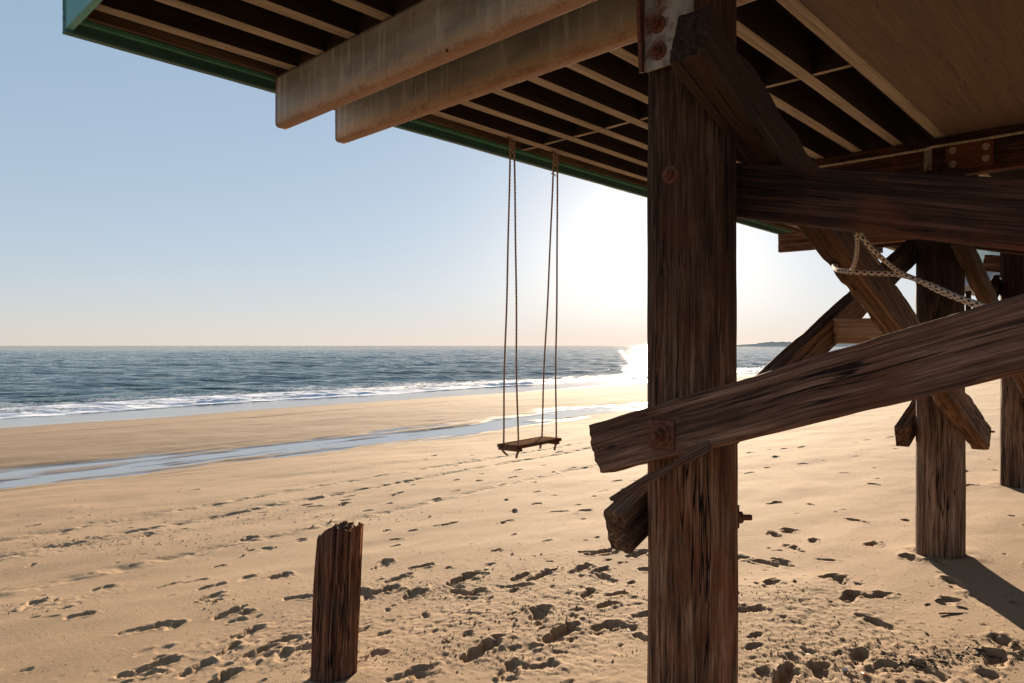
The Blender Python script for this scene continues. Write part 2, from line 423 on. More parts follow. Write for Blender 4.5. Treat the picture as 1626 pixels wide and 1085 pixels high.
# ------------------------------------------------------------------ beach
LA, LB, LC, LD = [make_lattice(k) for k in (1, 2, 3, 4)]
SEA_Z = -1.55; STREAM_Z = -.922
PV = np.array([-60, -20, 0, 1.33, 8, 13.6, 14.8, 15.6, 16.4, 17.1, 19, 22, 26, 30, 32.5, 38, 44, 60, 120, 9000.])
PZ = np.array([3.6, 1.5, .087, 0, -.43, -.80, -.885, -.945, -.95, -.90, -.862, -.865, -1.06, -1.36, -1.505, -1.575, -1.9, -2.8, -6, -40.])
def base_h(U, V):
    wob = 0.7*fbm(LA, U/14, V*0+3, 3) + np.where(V > 25, 1.0*fbm(LB, U/30, V*0, 2), 0)
    vv = V + wob*ss(6, 14, V)
    z = np.interp(vv, PV, PZ)
    # soften the profile's corners
    z = .34*z + .33*np.interp(vv-.7, PV, PZ) + .33*np.interp(vv+.7, PV, PZ)
    near = 1-ss(24, 36, V)
    z = z + near*(.018*fbm(LB, U/2.6, V/1.3, 3) + .006*fbm(LC, U/.7, V/.5, 3))
    chan = np.exp(-((vv-16.2)/1.7)**2)
    z = z + chan*.036*fbm(LD, U/2.2, V/.34, 3)
    return z
us = stretch([(-400, -6, 60, .15), (-6, -2, .10, .013), (-2, 8.5, .013, .013), (8.5, 30, .013, .14), (30, 120, .14, 1.2), (120, 6000, 1.2, 800)])
vs = stretch([(-300, -4, 50, .15), (-4, 0, .10, .013), (0, 6.2, .013, .013), (6.2, 20, .013, .07), (20, 34, .07, .14), (34, 60, .14, 3), (60, 400, 3, 80)])
U, V = np.meshgrid(us, vs, indexing='ij')
Z = base_h(U, V).astype(np.float32)
rng = random.Random(5)
def stamp(cu, cv, ln, wd, ang, depth, rim=.35, kind=0):
    """press one print into the sand: a sole-shaped hollow with a raised, crumbled rim"""
    R = ln*1.5
    i0, i1 = np.searchsorted(us, [cu-R, cu+R]); j0, j1 = np.searchsorted(vs, [cv-R, cv+R])
    if i1-i0 < 3 or j1-j0 < 3: return
    x = U[i0:i1, j0:j1]-cu; y = V[i0:i1, j0:j1]-cv
    c, s = math.cos(ang), math.sin(ang)
    a = (x*c+y*s)/(ln/2); b = (-x*s+y*c)/(wd/2)
    waist = 1-.28*np.exp(-((a+.05)/.35)**2)*(kind != 2)
    b = b/waist/(1+.15*a)
    r = np.sqrt(np.abs(a)**2.4+np.abs(b)**2.2)
    r = r + .34*vnoise(LC, (x+cu)*22, (y+cv)*22) + .18*vnoise(LD, (x+cu)*48, (y+cv)*48)
    hole = -depth*(1-ss(.72, 1.02, r))*(1+.35*vnoise(LA, (x+cu)*18, (y+cv)*18)+.5*a*.5)
    rimh = depth*rim*np.exp(-((r-1.22)/.22)**2)*(.7+.7*vnoise(LB, (x+cu)*35, (y+cv)*35))*(1+.6*a)
    Z[i0:i1, j0:j1] += (hole+rimh).astype(np.float32)
def ground_pt(px, py):
    """where the sight line through a photograph pixel meets the sand"""
    k = max((py-HY)/F, 1e-3); d = RY+RX*((px-HX)/F); z = 0.0
    for _ in range(6):
        Y = (CAM_Z-z)/k; z = float(np.interp(d.y*Y, PV, PZ))
    return d.x*Y, d.y*Y
def trail(px0, py0, px1, py1, step=.62, side=.10, depth=.022, jit=.07, ln=.20):
    a = Vector(ground_pt(px0, py0)); b = Vector(ground_pt(px1, py1)); d = b-a; L = d.length; ang = math.atan2(d.y, d.x); nn = Vector((-d.y, d.x))/L
    k = 0; t = 0
    while t < L:
        p = a+d*(t/L)+nn*(side*(1 if k % 2 else -1)+rng.gauss(0, jit))
        if rng.random() < .78: stamp(p.x, p.y, ln*rng.uniform(.45, 1.2), .085*rng.uniform(.6, 1.2), ang+rng.gauss(0, .25), depth*rng.uniform(.3, 1.3), kind=1)
        t += step*rng.uniform(.8, 1.2); k += 1
# trails along the beach and out past the swing
for tr in [(-30, 985, 420, 880), (-20, 905, 640, 800), (60, 870, 520, 800), (-20, 1060, 470, 960), (250, 990, 470, 905), (170, 965, 560, 870),
           (330, 830, 760, 760), (480, 800, 900, 735), (560, 860, 1020, 760), (620, 850, 1010, 800), (600, 800, 760, 720), (680, 790, 1000, 730),
           (700, 900, 1020, 820), (900, 800, 1100, 740), (1180, 750, 1500, 700), (1190, 680, 1600, 650), (1190, 720, 1450, 690), (330, 1030, 470, 935),
           (1170, 870, 1330, 900), (1180, 960, 1350, 950), (560, 1000, 700, 940), (150, 830, 420, 790), (780, 850, 860, 760), (1170, 1000, 1300, 930)]:
    trail(*tr, depth=rng.uniform(.010, .020))
# scattered single prints, small hollows and paw marks over the beach
for k in range(300):
    py = 640+445*rng.random()**.8; px = rng.uniform(-40, 1660)
    if 980 < px < 1180 and py > 1000: continue
    x, y = ground_pt(px, py)
    if y > 13.2 or x > 45: continue
    sz = rng.choice((.05, .07, .09, .12, .22))
    stamp(x, y, sz*rng.uniform(.8, 1.3), sz*rng.uniform(.4, .6), rng.gauss(.1, .5), sz*.085*rng.uniform(.5, 1.4), kind=2 if sz < .2 else 1)
# trampled patch in front of the near post
def cluster(px, py, sx, sy, n, dmax):
    for k in range(n):
        x, y = ground_pt(rng.gauss(px, sx), min(1100, rng.gauss(py, sy)))
        big = rng.random() < .42
        ln = rng.uniform(.18, .30) if big else rng.uniform(.04, .12)
        stamp(x, y, ln, ln*rng.uniform(.36, .5), rng.gauss(.15, .6), dmax*rng.uniform(.45, 1.1)*(1 if big else .5), rim=.45, kind=1 if big else 2)
cluster(840, 955, 105, 34, 38, .026); cluster(900, 1005, 75, 22, 10, .028); cluster(730, 925, 70, 22, 10, .022); cluster(640, 940, 55, 12, 10, .02)
cluster(1260, 965, 60, 36, 10, .020); cluster(1320, 1062, 120, 18, 12, .016); cluster(430, 1035, 55, 20, 11, .028); cluster(360, 960, 42, 12, 7, .025); cluster(270, 1078, 90, 12, 6, .028)
cluster(40, 965, 40, 8, 4, .026); cluster(960, 870, 50, 25, 7, .022); cluster(1220, 880, 40, 20, 8, .022); cluster(840, 1075, 60, 12, 5, .022); cluster(680, 1070, 60, 12, 4, .030)
for (px, py, ln, dp) in [(770, 1028, .36, .040), (920, 905, .3, .025), (860, 915, .36, .02), (1245, 1072, .30, .045), (1350, 950, .26, .026), (735, 920, .40, .034), (890, 1005, .38, .038)]:
    x, y = ground_pt(px, py); stamp(x, y, ln, ln*.36, .12, dp, rim=.4, kind=1)
# crumbs of kicked-up sand around the trampled parts
def crumbs(px, py, sx, sy, n, h):
    for k in range(n):
        x, y = ground_pt(rng.gauss(px, sx), min(1100, rng.gauss(py, sy)))
        i = int(np.searchsorted(us, x)); j = int(np.searchsorted(vs, y))
        if 2 < i < len(us)-3 and 2 < j < len(vs)-3:
            hh = h*rng.uniform(.4, 1.3); Z[i, j] += hh; Z[i+1, j] += hh*.6*rng.random(); Z[i, j+1] += hh*.6*rng.random()
crumbs(830, 960, 140, 45, 1500, .005); crumbs(700, 1040, 120, 20, 500, .004); crumbs(1330, 1040, 110, 28, 900, .006); crumbs(430, 1030, 80, 30, 400, .004)
crumbs(1260, 960, 70, 30, 400, .004); crumbs(640, 935, 90, 12, 300, .004); crumbs(150, 860, 120, 12, 250, .006); crumbs(400, 820, 140, 14, 250, .006)
def churn(px, py, ru, rv, amp):
    x, y = ground_pt(px, py); i0, i1 = np.searchsorted(us, [x-ru*2.2, x+ru*2.2]); j0, j1 = np.searchsorted(vs, [y-rv*2.2, y+rv*2.2])
    a = U[i0:i1, j0:j1]; b_ = V[i0:i1, j0:j1]
    m = np.exp(-((a-x)/ru)**2-((b_-y)/rv)**2)*np.clip(.6+1.2*vnoise(LA, a*2.3, b_*2.3), 0, 1.4)
    Z[i0:i1, j0:j1] += (amp*.7*m*(.5*fbm(LB, a*16, b_*16, 2)+.9*np.abs(vnoise(LC, a*29, b_*29)))).astype(np.float32)
for q in [(840, 955, 1.0, .8, .009), (900, 1005, .8, .6, .008), (700, 1040, 1.0, .4, .006), (1330, 1050, .8, .5, .009), (640, 938, .6, .3, .009), (1260, 960, .6, .4, .007),
          (430, 1035, .5, .4, .012), (150, 860, 1.2, .25, .012), (400, 822, 1.2, .25, .012), (60, 965, .6, .2, .012)]: churn(*q)
# rough streaks: vehicle / rake lines parallel with the shore
near = (1-ss(9, 15, V))
ln1 = np.exp(-((V-(8.6+.03*U))/.10)**2) + np.exp(-((V-(9.6+.02*U))/.14)**2)*.7 + np.exp(-((V-(6.9+.02*U))/.10)**2)*.6
Z += (near*ln1*(.030*fbm(LC, U*5, V*6, 3)-.008)).astype(np.float32)
ZB = base_h(U, V).astype(np.float32)
dz = Z-ZB; Z = ZB + np.where(dz > 0, .016*np.tanh(dz/.016), .042*np.tanh(dz/.042)).astype(np.float32); del ZB, dz
# scour hollows and little mounds where posts stand in the sand
STUMP = Vector((2.09, 3.30, 0)); POSTS = [Vector((2.43, 1.345, 0)), Vector((6.31, 1.335, 0)), Vector((10.08, 1.345, 0)), Vector((13.95, 1.34, 0))]
for p, r in [(STUMP, .115)]+[(q, .165) for q in POSTS]:
    d = np.sqrt((U-p.x)**2+(V-p.y)**2)
    Z += (.010*np.exp(-((d-r*1.45)/(.09))**2)*(1+.5*vnoise(LB, U*12, V*12)) - .02*np.exp(-(d/r)**4)).astype(np.float32)
# thin film pool near the water's edge further along
Z -= (.05*np.exp(-((V-29.6-.6*np.sin(U/9))/.5)**2)*ss(26, 36, U)).astype(np.float32)*0

def sand_mat():
    b = NB('sand'); ge = b.n('ShaderNodeNewGeometry'); v = ge.outputs['Position']; sep = b.n('ShaderNodeSeparateXYZ'); b.l(v, sep.inputs[0])
    n1 = b.noise(v, .8, 6, .6); n2 = b.noise(v, 260, 3, .7); n3 = b.noise(v, 30, 6, .7); n4 = b.noise(v, 1, 5, .6, (.5, 3.5, 1)); sp = b.noise(v, 95, 2, .5)
    col = b.mix(b.step(n1, .3, .7), (.312, .206, .120), (.350, .236, .140))
    col = b.mix(b.math('MULTIPLY', b.step(n4, .4, .7), .35), col, (.29, .198, .124))
    col = b.mix(b.step(n2, .25, .75), b.mix(.22, col, (.12, .08, .05)), col)
    col = b.mix(b.step(sp, .70, .76), col, (.09, .06, .045))
    col = b.mix(b.step(sp, .27, .24), col, (.70, .62, .52))
    z = b.math('ADD', sep.outputs[2], b.math('MULTIPLY', b.math('SUBTRACT', n4, .5), .05))
    y = sep.outputs[1]
    # wet near the stream level and below the run-up line
    wet = b.math('MAXIMUM', b.math('MULTIPLY', b.step(z, STREAM_Z+.035, STREAM_Z+.005), b.step(y, 19.5, 18.5)), b.step(z, SEA_Z+.10, SEA_Z+.06))
    damp = b.math('MAXIMUM', b.math('MULTIPLY', b.step(z, STREAM_Z+.12, STREAM_Z+.01), b.step(y, 20, 18)), b.step(z, SEA_Z+.55, SEA_Z+.08))
    col = b.mix(b.math('MULTIPLY', b.step(y, 16.5, 18), .30), col, (.15, .10, .07))
    col = b.mix(b.math('MULTIPLY', damp, .45), col, b.mix(.5, col, (.16, .11, .075)))
    col = b.mix(wet, col, (.20, .155, .12))
    b.l(col, b.b.inputs['Base Color'])
    r = b.n('ShaderNodeMix'); b.l(wet, r.inputs[0]); r.inputs[2].default_value = .95; r.inputs[3].default_value = .11; b.l(r.outputs[0], b.b.inputs['Roughness'])
    sp2 = b.n('ShaderNodeMix'); b.l(wet, sp2.inputs[0]); sp2.inputs[2].default_value = .2; sp2.inputs[3].default_value = 1.0; b.l(sp2.outputs[0], b.b.inputs['Specular IOR Level'])
    hgt = b.math('ADD', b.math('MULTIPLY', n3, .8), b.math('MULTIPLY', n2, .25))
    bp = b.n('ShaderNodeBump'); bp.inputs['Distance'].default_value = .010; b.l(hgt, bp.inputs['Height'])
    st = b.n('ShaderNodeMix'); b.l(wet, st.inputs[0]); st.inputs[2].default_value = .55; st.inputs[3].default_value = .0; b.l(st.outputs[0], bp.inputs['Strength'])
    b.l(bp.outputs[0], b.b.inputs['Normal']); return b.m
beach = grid_mesh('beach', us, vs, Z, sand_mat()); tag(beach, 'wide tan sand beach trampled with footprints', 'beach', kind='structure')
def gz(x, y):
    i = min(max(int(np.searchsorted(us, x)), 0), len(us)-1); j = min(max(int(np.searchsorted(vs, y)), 0), len(vs)-1); return float(Z[i, j])

# ------------------------------------------------------------------ water
def water_mat(name, deep, foam=True, bs=1.0, rough=.12):
    b = NB(name); ge = b.n('ShaderNodeNewGeometry'); v = ge.outputs['Position']
    b.b.inputs['IOR'].default_value = 1.33; b.b.inputs['Roughness'].default_value = rough
    def dotv(d):
        n_ = b.n('ShaderNodeVectorMath', operation='DOT_PRODUCT'); b.l(v, n_.inputs[0]); n_.inputs[1].default_value = d; return n_.outputs['Value']
    wv = b.n('ShaderNodeCombineXYZ'); b.l(dotv((.743, -.669, 0)), wv.inputs[0]); b.l(dotv((.669, .743, 0)), wv.inputs[1])   # wind waves run along the second axis
    wv = wv.outputs[0]
    a1 = b.noise(wv, 1, 4, .55, (.16, 1.3, 1)); a2 = b.noise(wv, 1, 4, .6, (1.1, 6.0, 1)); a3 = b.noise(wv, 1, 2, .5, (.035, .30, 1)); b.b.inputs['Specular IOR Level'].default_value = .27
    if foam:
        at_ = b.n('ShaderNodeAttribute'); at_.attribute_name = 'foam'
        f1 = b.noise(v, 1, 7, .72, (1.1, 2.4, 1)); f2 = b.noise(v, 1, 5, .7, (5, 9, 1))
        th = b.math('ADD', b.math('MULTIPLY', at_.outputs['Fac'], 1.0), b.math('MULTIPLY', b.math('SUBTRACT', b.math('ADD', b.math('MULTIPLY', f1, .65), b.math('MULTIPLY', f2, .35)), .5), 3.0))
        m = b.step(th, .42, .62)
        # a few far whitecaps
        b.l(b.mix(m, deep, (.62, .66, .74)), b.b.inputs['Base Color'])
        rr = b.n('ShaderNodeMix'); b.l(m, rr.inputs[0]); rr.inputs[2].default_value = rough; rr.inputs[3].default_value = .8; b.l(rr.outputs[0], b.b.inputs['Roughness'])
        h0 = b.math('MULTIPLY', m, b.math('ADD', .3, f2)); p = b.bump(h0, .6, .12)
        p = b.bump(a3, 1.0, 1.2*bs, p); p = b.bump(a1, 1.0, .42*bs, p); b.bump(a2, 1.0, .075*bs, p)
    else:
        b.b.inputs['Base Color'].default_value = (*deep, 1)
        b.b.inputs['IOR'].default_value = 1.45; p = b.bump(a2, .3, .008*bs); a4 = b.noise(v, 1, 3, .6, (6, 16, 1)); b.bump(a4, .5, .004*bs, p)
    return b.m
sus = stretch([(-1500, -20, 300, .6), (-20, 0, .6, .22), (0, 70, .22, .22), (70, 200, .22, 1.2), (200, 900, 1.2, 14), (900, 30000, 14, 4000)])
svs = stretch([(29, 31, .3, .1), (31, 60, .10, .14), (60, 140, .14, .6), (140, 600, .6, 10), (600, 30000, 10, 3000)])
SU, SV = np.meshgrid(sus, svs, indexing='ij')
shore = 37.6+1.3*fbm(LA, SU/22, SU*0+7, 3)-.02*np.clip(SU, 0, 60)
d = SV-shore
near = ss(1, 16, d); fade = 1-ss(250, 900, SV)
ph = 1.6*fbm(LB, SU/35, SV/30, 2)
swell = .20*fbm(LC, SU/26, (SV+ph)/6.5, 2) + .16*np.maximum(0, vnoise(LD, SU/22, SV/5.0)-.1)
WP = SU*.743-SV*.669; WQ = SU*.669+SV*.743
chop = .085*fbm(LA, WP/4.6+5, WQ/1.2, 3) + .022*fbm(LB, WP/1.8, WQ/.5, 2)
SZ = SEA_Z + fade*near*(swell+chop) + .012*fbm(LD, SU/1.2, SV/.5, 2)
def ridge(c, back, front, h):
    x = d-c; s = np.where(x > 0, np.exp(-(x/back)**2), np.exp(-(x/front)**2))
    return h*s*(.55+.45*vnoise(LC, SU/3.1+c*7, SU*0+c))
lump = .5+.5*fbm(LD, SU/.42, SV/.3, 3)
SZ += ridge(1.6, 1.5, .30, .20)*(.65+.6*lump) + ridge(4.6, 1.6, .5, .16)*(.7+.5*lump) + ridge(17, 3.4, 1.0, .26) + ridge(29, 5, 1.8, .30)
SZ -= .06*ss(.8, -1.2, d)
foam = np.exp(-((d-1.1)/.95)**2)*1.1 + np.exp(-((d-4.4)/2.2)**2)*.74 + np.exp(-((d-9)/3.0)**2)*.46 + .10*np.exp(-((d-17)/1.2)**2)*1.3
foam = foam*ss(-.1, .5, d)
foam = np.clip(foam*.88+.20*ridge(4.6, 1.6, .5, 1)*lump, 0, 1.3)*ss(-.3, .3, d)
foam = foam*(.88+.35*vnoise(LA, SU/7, SV/2))
sea = grid_mesh('sea', sus, svs, SZ, water_mat('sea_water', (.012, .052, .058), bs=1.1, rough=.04), attr={'foam': foam})
tag(sea, 'blue green sea with low waves breaking in white foam along the shore', 'sea', kind='structure')
sv = stretch([(13.4, 19.2, .08, .08)]); su = stretch([(-60, 0, 6, .3), (0, 60, .3, .3), (60, 300, .3, 20)])
XU, XV = np.meshgrid(su, sv, indexing='ij')
stream = grid_mesh('stream', su, sv, STREAM_Z+0*XU, water_mat('stream_water', (.27, .28, .285), foam=False, rough=.04))
tag(stream, 'shallow tidal stream winding along the beach', 'stream', kind='structure')

# far headland with low dunes and scrub
def headland():
    r = random.Random(3); n = 260; V_, F_ = [], []
    for i in range(n+1):
        t = i/n; px = 1120+t*700
        Y = 3600-500*t; p = at(px, 549, Y)
        dpx = max(0, px-1150)
        prof = (1-math.exp(-dpx/25))*(15+8*ss(1195, 1225, px)) + (7*max(0, noise.noise(Vector((px/9, 0, 0)))) + 4*max(0, noise.noise(Vector((px/2.2, 4, 0)))))*float(ss(1190, 1212, px))*(1-math.exp(-dpx/25)) 
        prof = max(prof, 0)
        for (dy, zz) in ((-60, -3), (-20, .4*prof*.5), (0, prof*.8), (40, prof), (160, prof*.7), (400, -3)):
            q = p+RY*dy; V_.append((q.x, q.y, SEA_Z+zz+CAM_Z*0))
    for i in range(n):
        for j in range(5):
            a = i*6+j; F_.append((a, a+6, a+7, a+1))
    b = NB('headland_scrub'); ge = b.n('ShaderNodeNewGeometry'); sep = b.n('ShaderNodeSeparateXYZ'); b.l(ge.outputs['Position'], sep.inputs[0])
    nn = b.noise(ge.outputs['Position'], .03, 4, .6)
    m = b.step(b.math('ADD', sep.outputs[2], b.math('MULTIPLY', nn, 6)), 14, 20)
    b.l(b.mix(m, (.66, .54, .42), (.46, .40, .31)), b.b.inputs['Base Color']); b.b.inputs['Roughness'].default_value = 1
    o = link_mesh('headland', V_, F_, b.m, smooth=True); tag(o, 'low sandy headland on the horizon', 'headland', kind='structure')
headland()

# ------------------------------------------------------------------ deck overhead
ZJ = CAM_Z+1.68                     # underside of the joists
VF = 4.20                           # outer face of the sea-side fascia
U0, U1 = 1.055, 13.9
deck = thing('raised_deck', 'raised wooden deck overhead with pale joists and green painted edge board', 'deck', (U0, 1.3, ZJ))
joist_parts = [1.41+.315*i for i in range(9)]
M_dir = (0, 0, 1)
for i, vf in enumerate(joist_parts):
    wj = .083
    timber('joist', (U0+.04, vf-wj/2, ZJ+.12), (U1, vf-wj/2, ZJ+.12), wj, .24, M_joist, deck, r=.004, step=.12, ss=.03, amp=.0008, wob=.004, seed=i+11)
timber('ledger_board', (U0+.04, VF-.072, ZJ+.115), (U1, VF-.072, ZJ+.115), .05, .19, M_ledger, deck, r=.004, step=.12, ss=.03, amp=.0014, wob=.004, seed=31)
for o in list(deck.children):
    if o.name.split('.')[0] == 'joist': shade_sides(o)
def fascia(name, p0, p1, th, ht, mat, seed):
    o = timber(name, p0, p1, th, ht, mat, deck, r=.006, step=.06, ss=.02, amp=.0010, wob=.003, chip=.001, seed=seed); return o
f1 = fascia('fascia_board', (U0, VF-.022, ZJ-.065+.17), (U1, VF-.022, ZJ-.065+.17), .044, .34, M_green, 3)
fascia('end_fascia_board', (U0+.018, VF-.046, ZJ-.055+.17), (U0+.018, -3.2, ZJ-.055+.17), .036, .33, M_teal, 4)
box_obj('drip_batten', (U0+.05, VF-.075, ZJ-.008), (U1, VF-.046, ZJ+.018), M_green_pale, deck, bev=.004)
# blocking between joists
for ub in (4.48, 8.3, 12.2):
    for i in range(9):
        a = joist_parts[i]; b_ = joist_parts[i+1]-.083 if i < 8 else VF-.10
        timber('blocking', (ub+rng.uniform(-.012, .012), a+.002, ZJ+.118), (ub, b_-.002, ZJ+.118), .038, .225, M_joist, deck, up=(0, 0, 1), r=.003, step=.1, ss=.03, amp=.001, wob=0, seed=i)
for ub in (2.22, 2.65):
    for i in range(9):
        a = joist_parts[i]; b_ = joist_parts[i+1]-.083 if i < 8 else VF-.10
        timber('blocking', (ub, a+.002, ZJ+.118), (ub, b_-.002, ZJ+.118), .045, .225, M_joist, deck, r=.003, step=.1, ss=.03, amp=.001, wob=0, seed=i+3)
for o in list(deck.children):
    if o.name.split('.')[0] == 'blocking': shade_sides(o)
# boards of the deck floor above the joists
o = box_obj('decking', (U0-.02, -3.2, ZJ+.243), (U1, VF+.02, ZJ+.283), M_deck, deck)
# plywood soffit landward of the post row
o = box_obj('soffit_panel', (U0+.04, -3.2, ZJ-.010), (6.44, 1.318, ZJ-.001), M_ply, deck, bev=.001)
# ------------------------------------------------------------------ beams under the deck
VB = 4.075
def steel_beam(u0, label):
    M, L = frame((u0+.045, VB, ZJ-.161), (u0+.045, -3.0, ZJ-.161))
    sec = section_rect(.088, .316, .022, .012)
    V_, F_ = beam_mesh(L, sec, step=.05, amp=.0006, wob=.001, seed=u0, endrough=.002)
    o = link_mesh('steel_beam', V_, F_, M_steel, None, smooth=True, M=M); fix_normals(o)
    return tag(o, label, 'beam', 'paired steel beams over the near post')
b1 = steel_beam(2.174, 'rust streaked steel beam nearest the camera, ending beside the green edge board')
b2 = steel_beam(2.603, 'rust edged steel beam passing behind the top of the big post')
bolt_hole = link_mesh('bolt_hole', *beam_mesh(.012, section_round(.009, 12), step=.01, amp=.001, wob=0, endrough=.001), M_rust, b1)
bolt_hole.parent = b1; bolt_hole.matrix_parent_inverse = Matrix.Identity(4)
# find the local place of the rust hole seen on the face
pw = at(709, 80, 2.174/(.686*(709-HX)/F+.728)); lw = b1.matrix_world.inverted() @ pw
bolt_hole.location = (lw.x, lw.y-.002, lw.z); bolt_hole.rotation_euler = (0, 0, math.radians(90))
def wood_beam(name, p0, p1, wd, ht, label, cat='beam', mat=None, group=None, **kw):
    o = timber(name, p0, p1, wd, ht, mat or M_brace_dark, None, **kw); return tag(o, label, cat, group)
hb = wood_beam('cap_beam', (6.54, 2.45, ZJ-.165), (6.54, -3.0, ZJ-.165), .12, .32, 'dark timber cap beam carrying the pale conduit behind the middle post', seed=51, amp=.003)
# strap and rusted plate fixed to it
def on(parent, name, a, b, mat, bev=.002):
    o = box_obj(name, a, b, mat, None, bev); mw = o.location.copy()
    o.parent = parent; o.matrix_parent_inverse = parent.matrix_world.inverted(); return o
bpy.context.view_layer.update()
on(hb, 'hanger_strap', (6.462, 1.425, CAM_Z+1.33), (6.474, 1.485, CAM_Z+1.60), M_bracket)
pl = on(hb, 'splice_plate', (6.462, 1.01, CAM_Z+1.39), (6.472, 1.33, CAM_Z+1.59), M_rust)
def hexbolt(name, p, axis, r, ln, mat, parent):
    """washer, hexagonal nut and the threaded end of the rod, in one mesh"""
    ax = Vector(axis).normalized(); bm = bmesh.new()
    for (rr, l0, l1, n) in ((r*1.7, 0, r*.35, 20), (r, r*.35, r*1.25, 6), (r*.5, r*1.25, ln, 12)):
        g = bmesh.ops.create_cone(bm, cap_ends=True, segments=n, radius1=rr, radius2=rr*.94, depth=l1-l0)
        for v in g['verts']: v.co.z += (l0+l1)/2
    me = bpy.data.meshes.new(name); bm.to_mesh(me); bm.free(); me.materials.append(mat)
    o = bpy.data.objects.new(name, me); C.objects.link(o)
    Mx = ax.to_track_quat('Z', 'Y').to_matrix().to_4x4(); Mx.translation = Vector(p)
    bpy.context.view_layer.update()
    o.parent = parent; o.matrix_parent_inverse = parent.matrix_world.inverted(); o.matrix_basis = Mx
    return o
for (vv, zz) in ((1.28, 1.55), (1.06, 1.54), (1.28, 1.44), (1.06, 1.45)):
    hexbolt('plate_bolt', (6.462, vv, CAM_Z+zz), (-1, 0, 0), .016, .035, M_conduit, hb)
cp = [(6.448, v_, CAM_Z+1.595+.004*math.sin(v_*3)) for v_ in np.linspace(2.4, 1.47, 12)] + [(6.448, v_, CAM_Z+1.60+.003*math.sin(v_*5)) for v_ in np.linspace(1.42, -2.5, 40)]
cz = tube('conduit', cp, .0115, M_conduit, seg=10); tag(cz, 'thin pale conduit pipe running along the dark cap beam', 'pipe')
G3 = 'timber beams over the far post'
wood_beam('cap_beam', (9.86, VB, CAM_Z+1.45), (9.86, -3.0, CAM_Z+1.45), .10, .26, 'far timber beam whose square end sticks out under the green edge board', mat=M_brace, group=G3, seed=61)
wood_beam('cap_beam', (10.30, VB-.5, CAM_Z+1.45), (10.30, -3.0, CAM_Z+1.45), .10, .26, 'dark timber beam on the sun side of the far post', group=G3, seed=62)

# ------------------------------------------------------------------ posts
def post(p, top, r, mat, label, seed, n=140, step=.03):
    t = thing('wooden_post', label, 'post', (p.x, p.y, -.02), 'round timber posts under the deck')
    taper = lambda x, y, z: 1.02-.012*x
    o = pole('shaft', (p.x, p.y, -.6), (p.x, p.y, top), r, mat, t, n=n, step=step, amp=.0028, wob=.008, seed=seed, sec_fn=taper)
    return t
P1 = post(POSTS[0], ZJ-.0, .166, M_post, 'thick dark round post in the foreground with rusty bolts', 1, 200, .02)
P2 = post(POSTS[1], ZJ-.33, .166, M_postgrey, 'middle round post standing on sand with its long shadow', 2, 140)
P3 = post(POSTS[2], ZJ-.36, .166, M_postgrey, 'far round post partly cut off by the right edge of the photo', 3, 90, .05)
P4 = post(POSTS[3], ZJ-.1, .166, M_postgrey, 'farthest round post beyond the right edge of view', 4, 60, .08)
bpy.context.view_layer.update()
# bracket: steel angle hanging from the near beam, bolted through the post
def bracket():
    pts = []; u = 2.250
    za, zb = CAM_Z+1.015, CAM_Z+1.66
    plate = box_obj('bracket_plate', (u-.012, 1.235, za), (u, 1.432, zb), M_bracket, None, .003)
    plate.parent = P1; plate.matrix_parent_inverse = P1.matrix_world.inverted()
    V_ = [(u-.012, 1.432, za), (u-.03, 1.432, za-.004), (u-.075, 1.432, zb), (u-.012, 1.432, zb)]
    V_ += [(a, 1.446, c) for a, b, c in V_]
    F_ = [(0, 1, 2, 3), (7, 6, 5, 4), (0, 4, 5, 1), (1, 5, 6, 2), (2, 6, 7, 3), (3, 7, 4, 0)]
    fl = link_mesh('bracket_flange', V_, F_, M_rust, None); fix_normals(fl); fl.parent = P1; fl.matrix_parent_inverse = P1.matrix_world.inverted()
    hexbolt('bracket_bolt', (u-.012, 1.375, CAM_Z+1.175), (-1, 0, 0), .019, .045, M_rust, P1)
    hexbolt('bracket_bolt', (u-.012, 1.370, CAM_Z+1.075), (-1, 0, 0), .019, .045, M_rust, P1)
bracket()
def post_surface(px, py):
    c = POSTS[0]; dcen = Vector((c.x, c.y))
    X = (px-HX)/F; dirv = (RY+RX*X).xy; # unit depth
    a = dirv.dot(dirv); bq = -2*dirv.dot(dcen); cc = dcen.dot(dcen)-.163**2
    Y = (-bq-math.sqrt(max(0, bq*bq-4*a*cc)))/(2*a); p = at(px, py, Y); nrm = (p.xy-dcen).normalized()
    return p, Vector((nrm.x, nrm.y, 0))
p, nr = post_surface(1065, 278); hexbolt('bolt', p, nr, .020, .04, M_rust, P1)
# through bolt with a square plate on the landward side of the near post
side = RX*.160
c1 = Vector((POSTS[0].x, POSTS[0].y, 0))+side+Vector((0, 0, CAM_Z-(822-HY)/F*2.69))
pt = box_obj('washer_plate', c1+Vector((-.035, -.012, -.045)), c1+Vector((.03, .006, .045)), M_rust, None, .004)
pt.parent = P1; pt.matrix_parent_inverse = P1.matrix_world.inverted()
hexbolt('through_bolt', c1+RX*.004, RX, .024, .065, M_rust, P1)

# ------------------------------------------------------------------ braces
def slope_pts(fn, a, b): return fn(a), fn(b)
# landward brace falling away behind the near post
A0, A1 = 1.48, -2.6
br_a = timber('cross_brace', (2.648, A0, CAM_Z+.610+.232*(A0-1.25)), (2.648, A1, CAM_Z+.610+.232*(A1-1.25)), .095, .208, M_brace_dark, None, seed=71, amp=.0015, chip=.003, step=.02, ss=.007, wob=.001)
tag(br_a, 'heavy dark timber running right from behind the near post above the braided rope', 'brace')
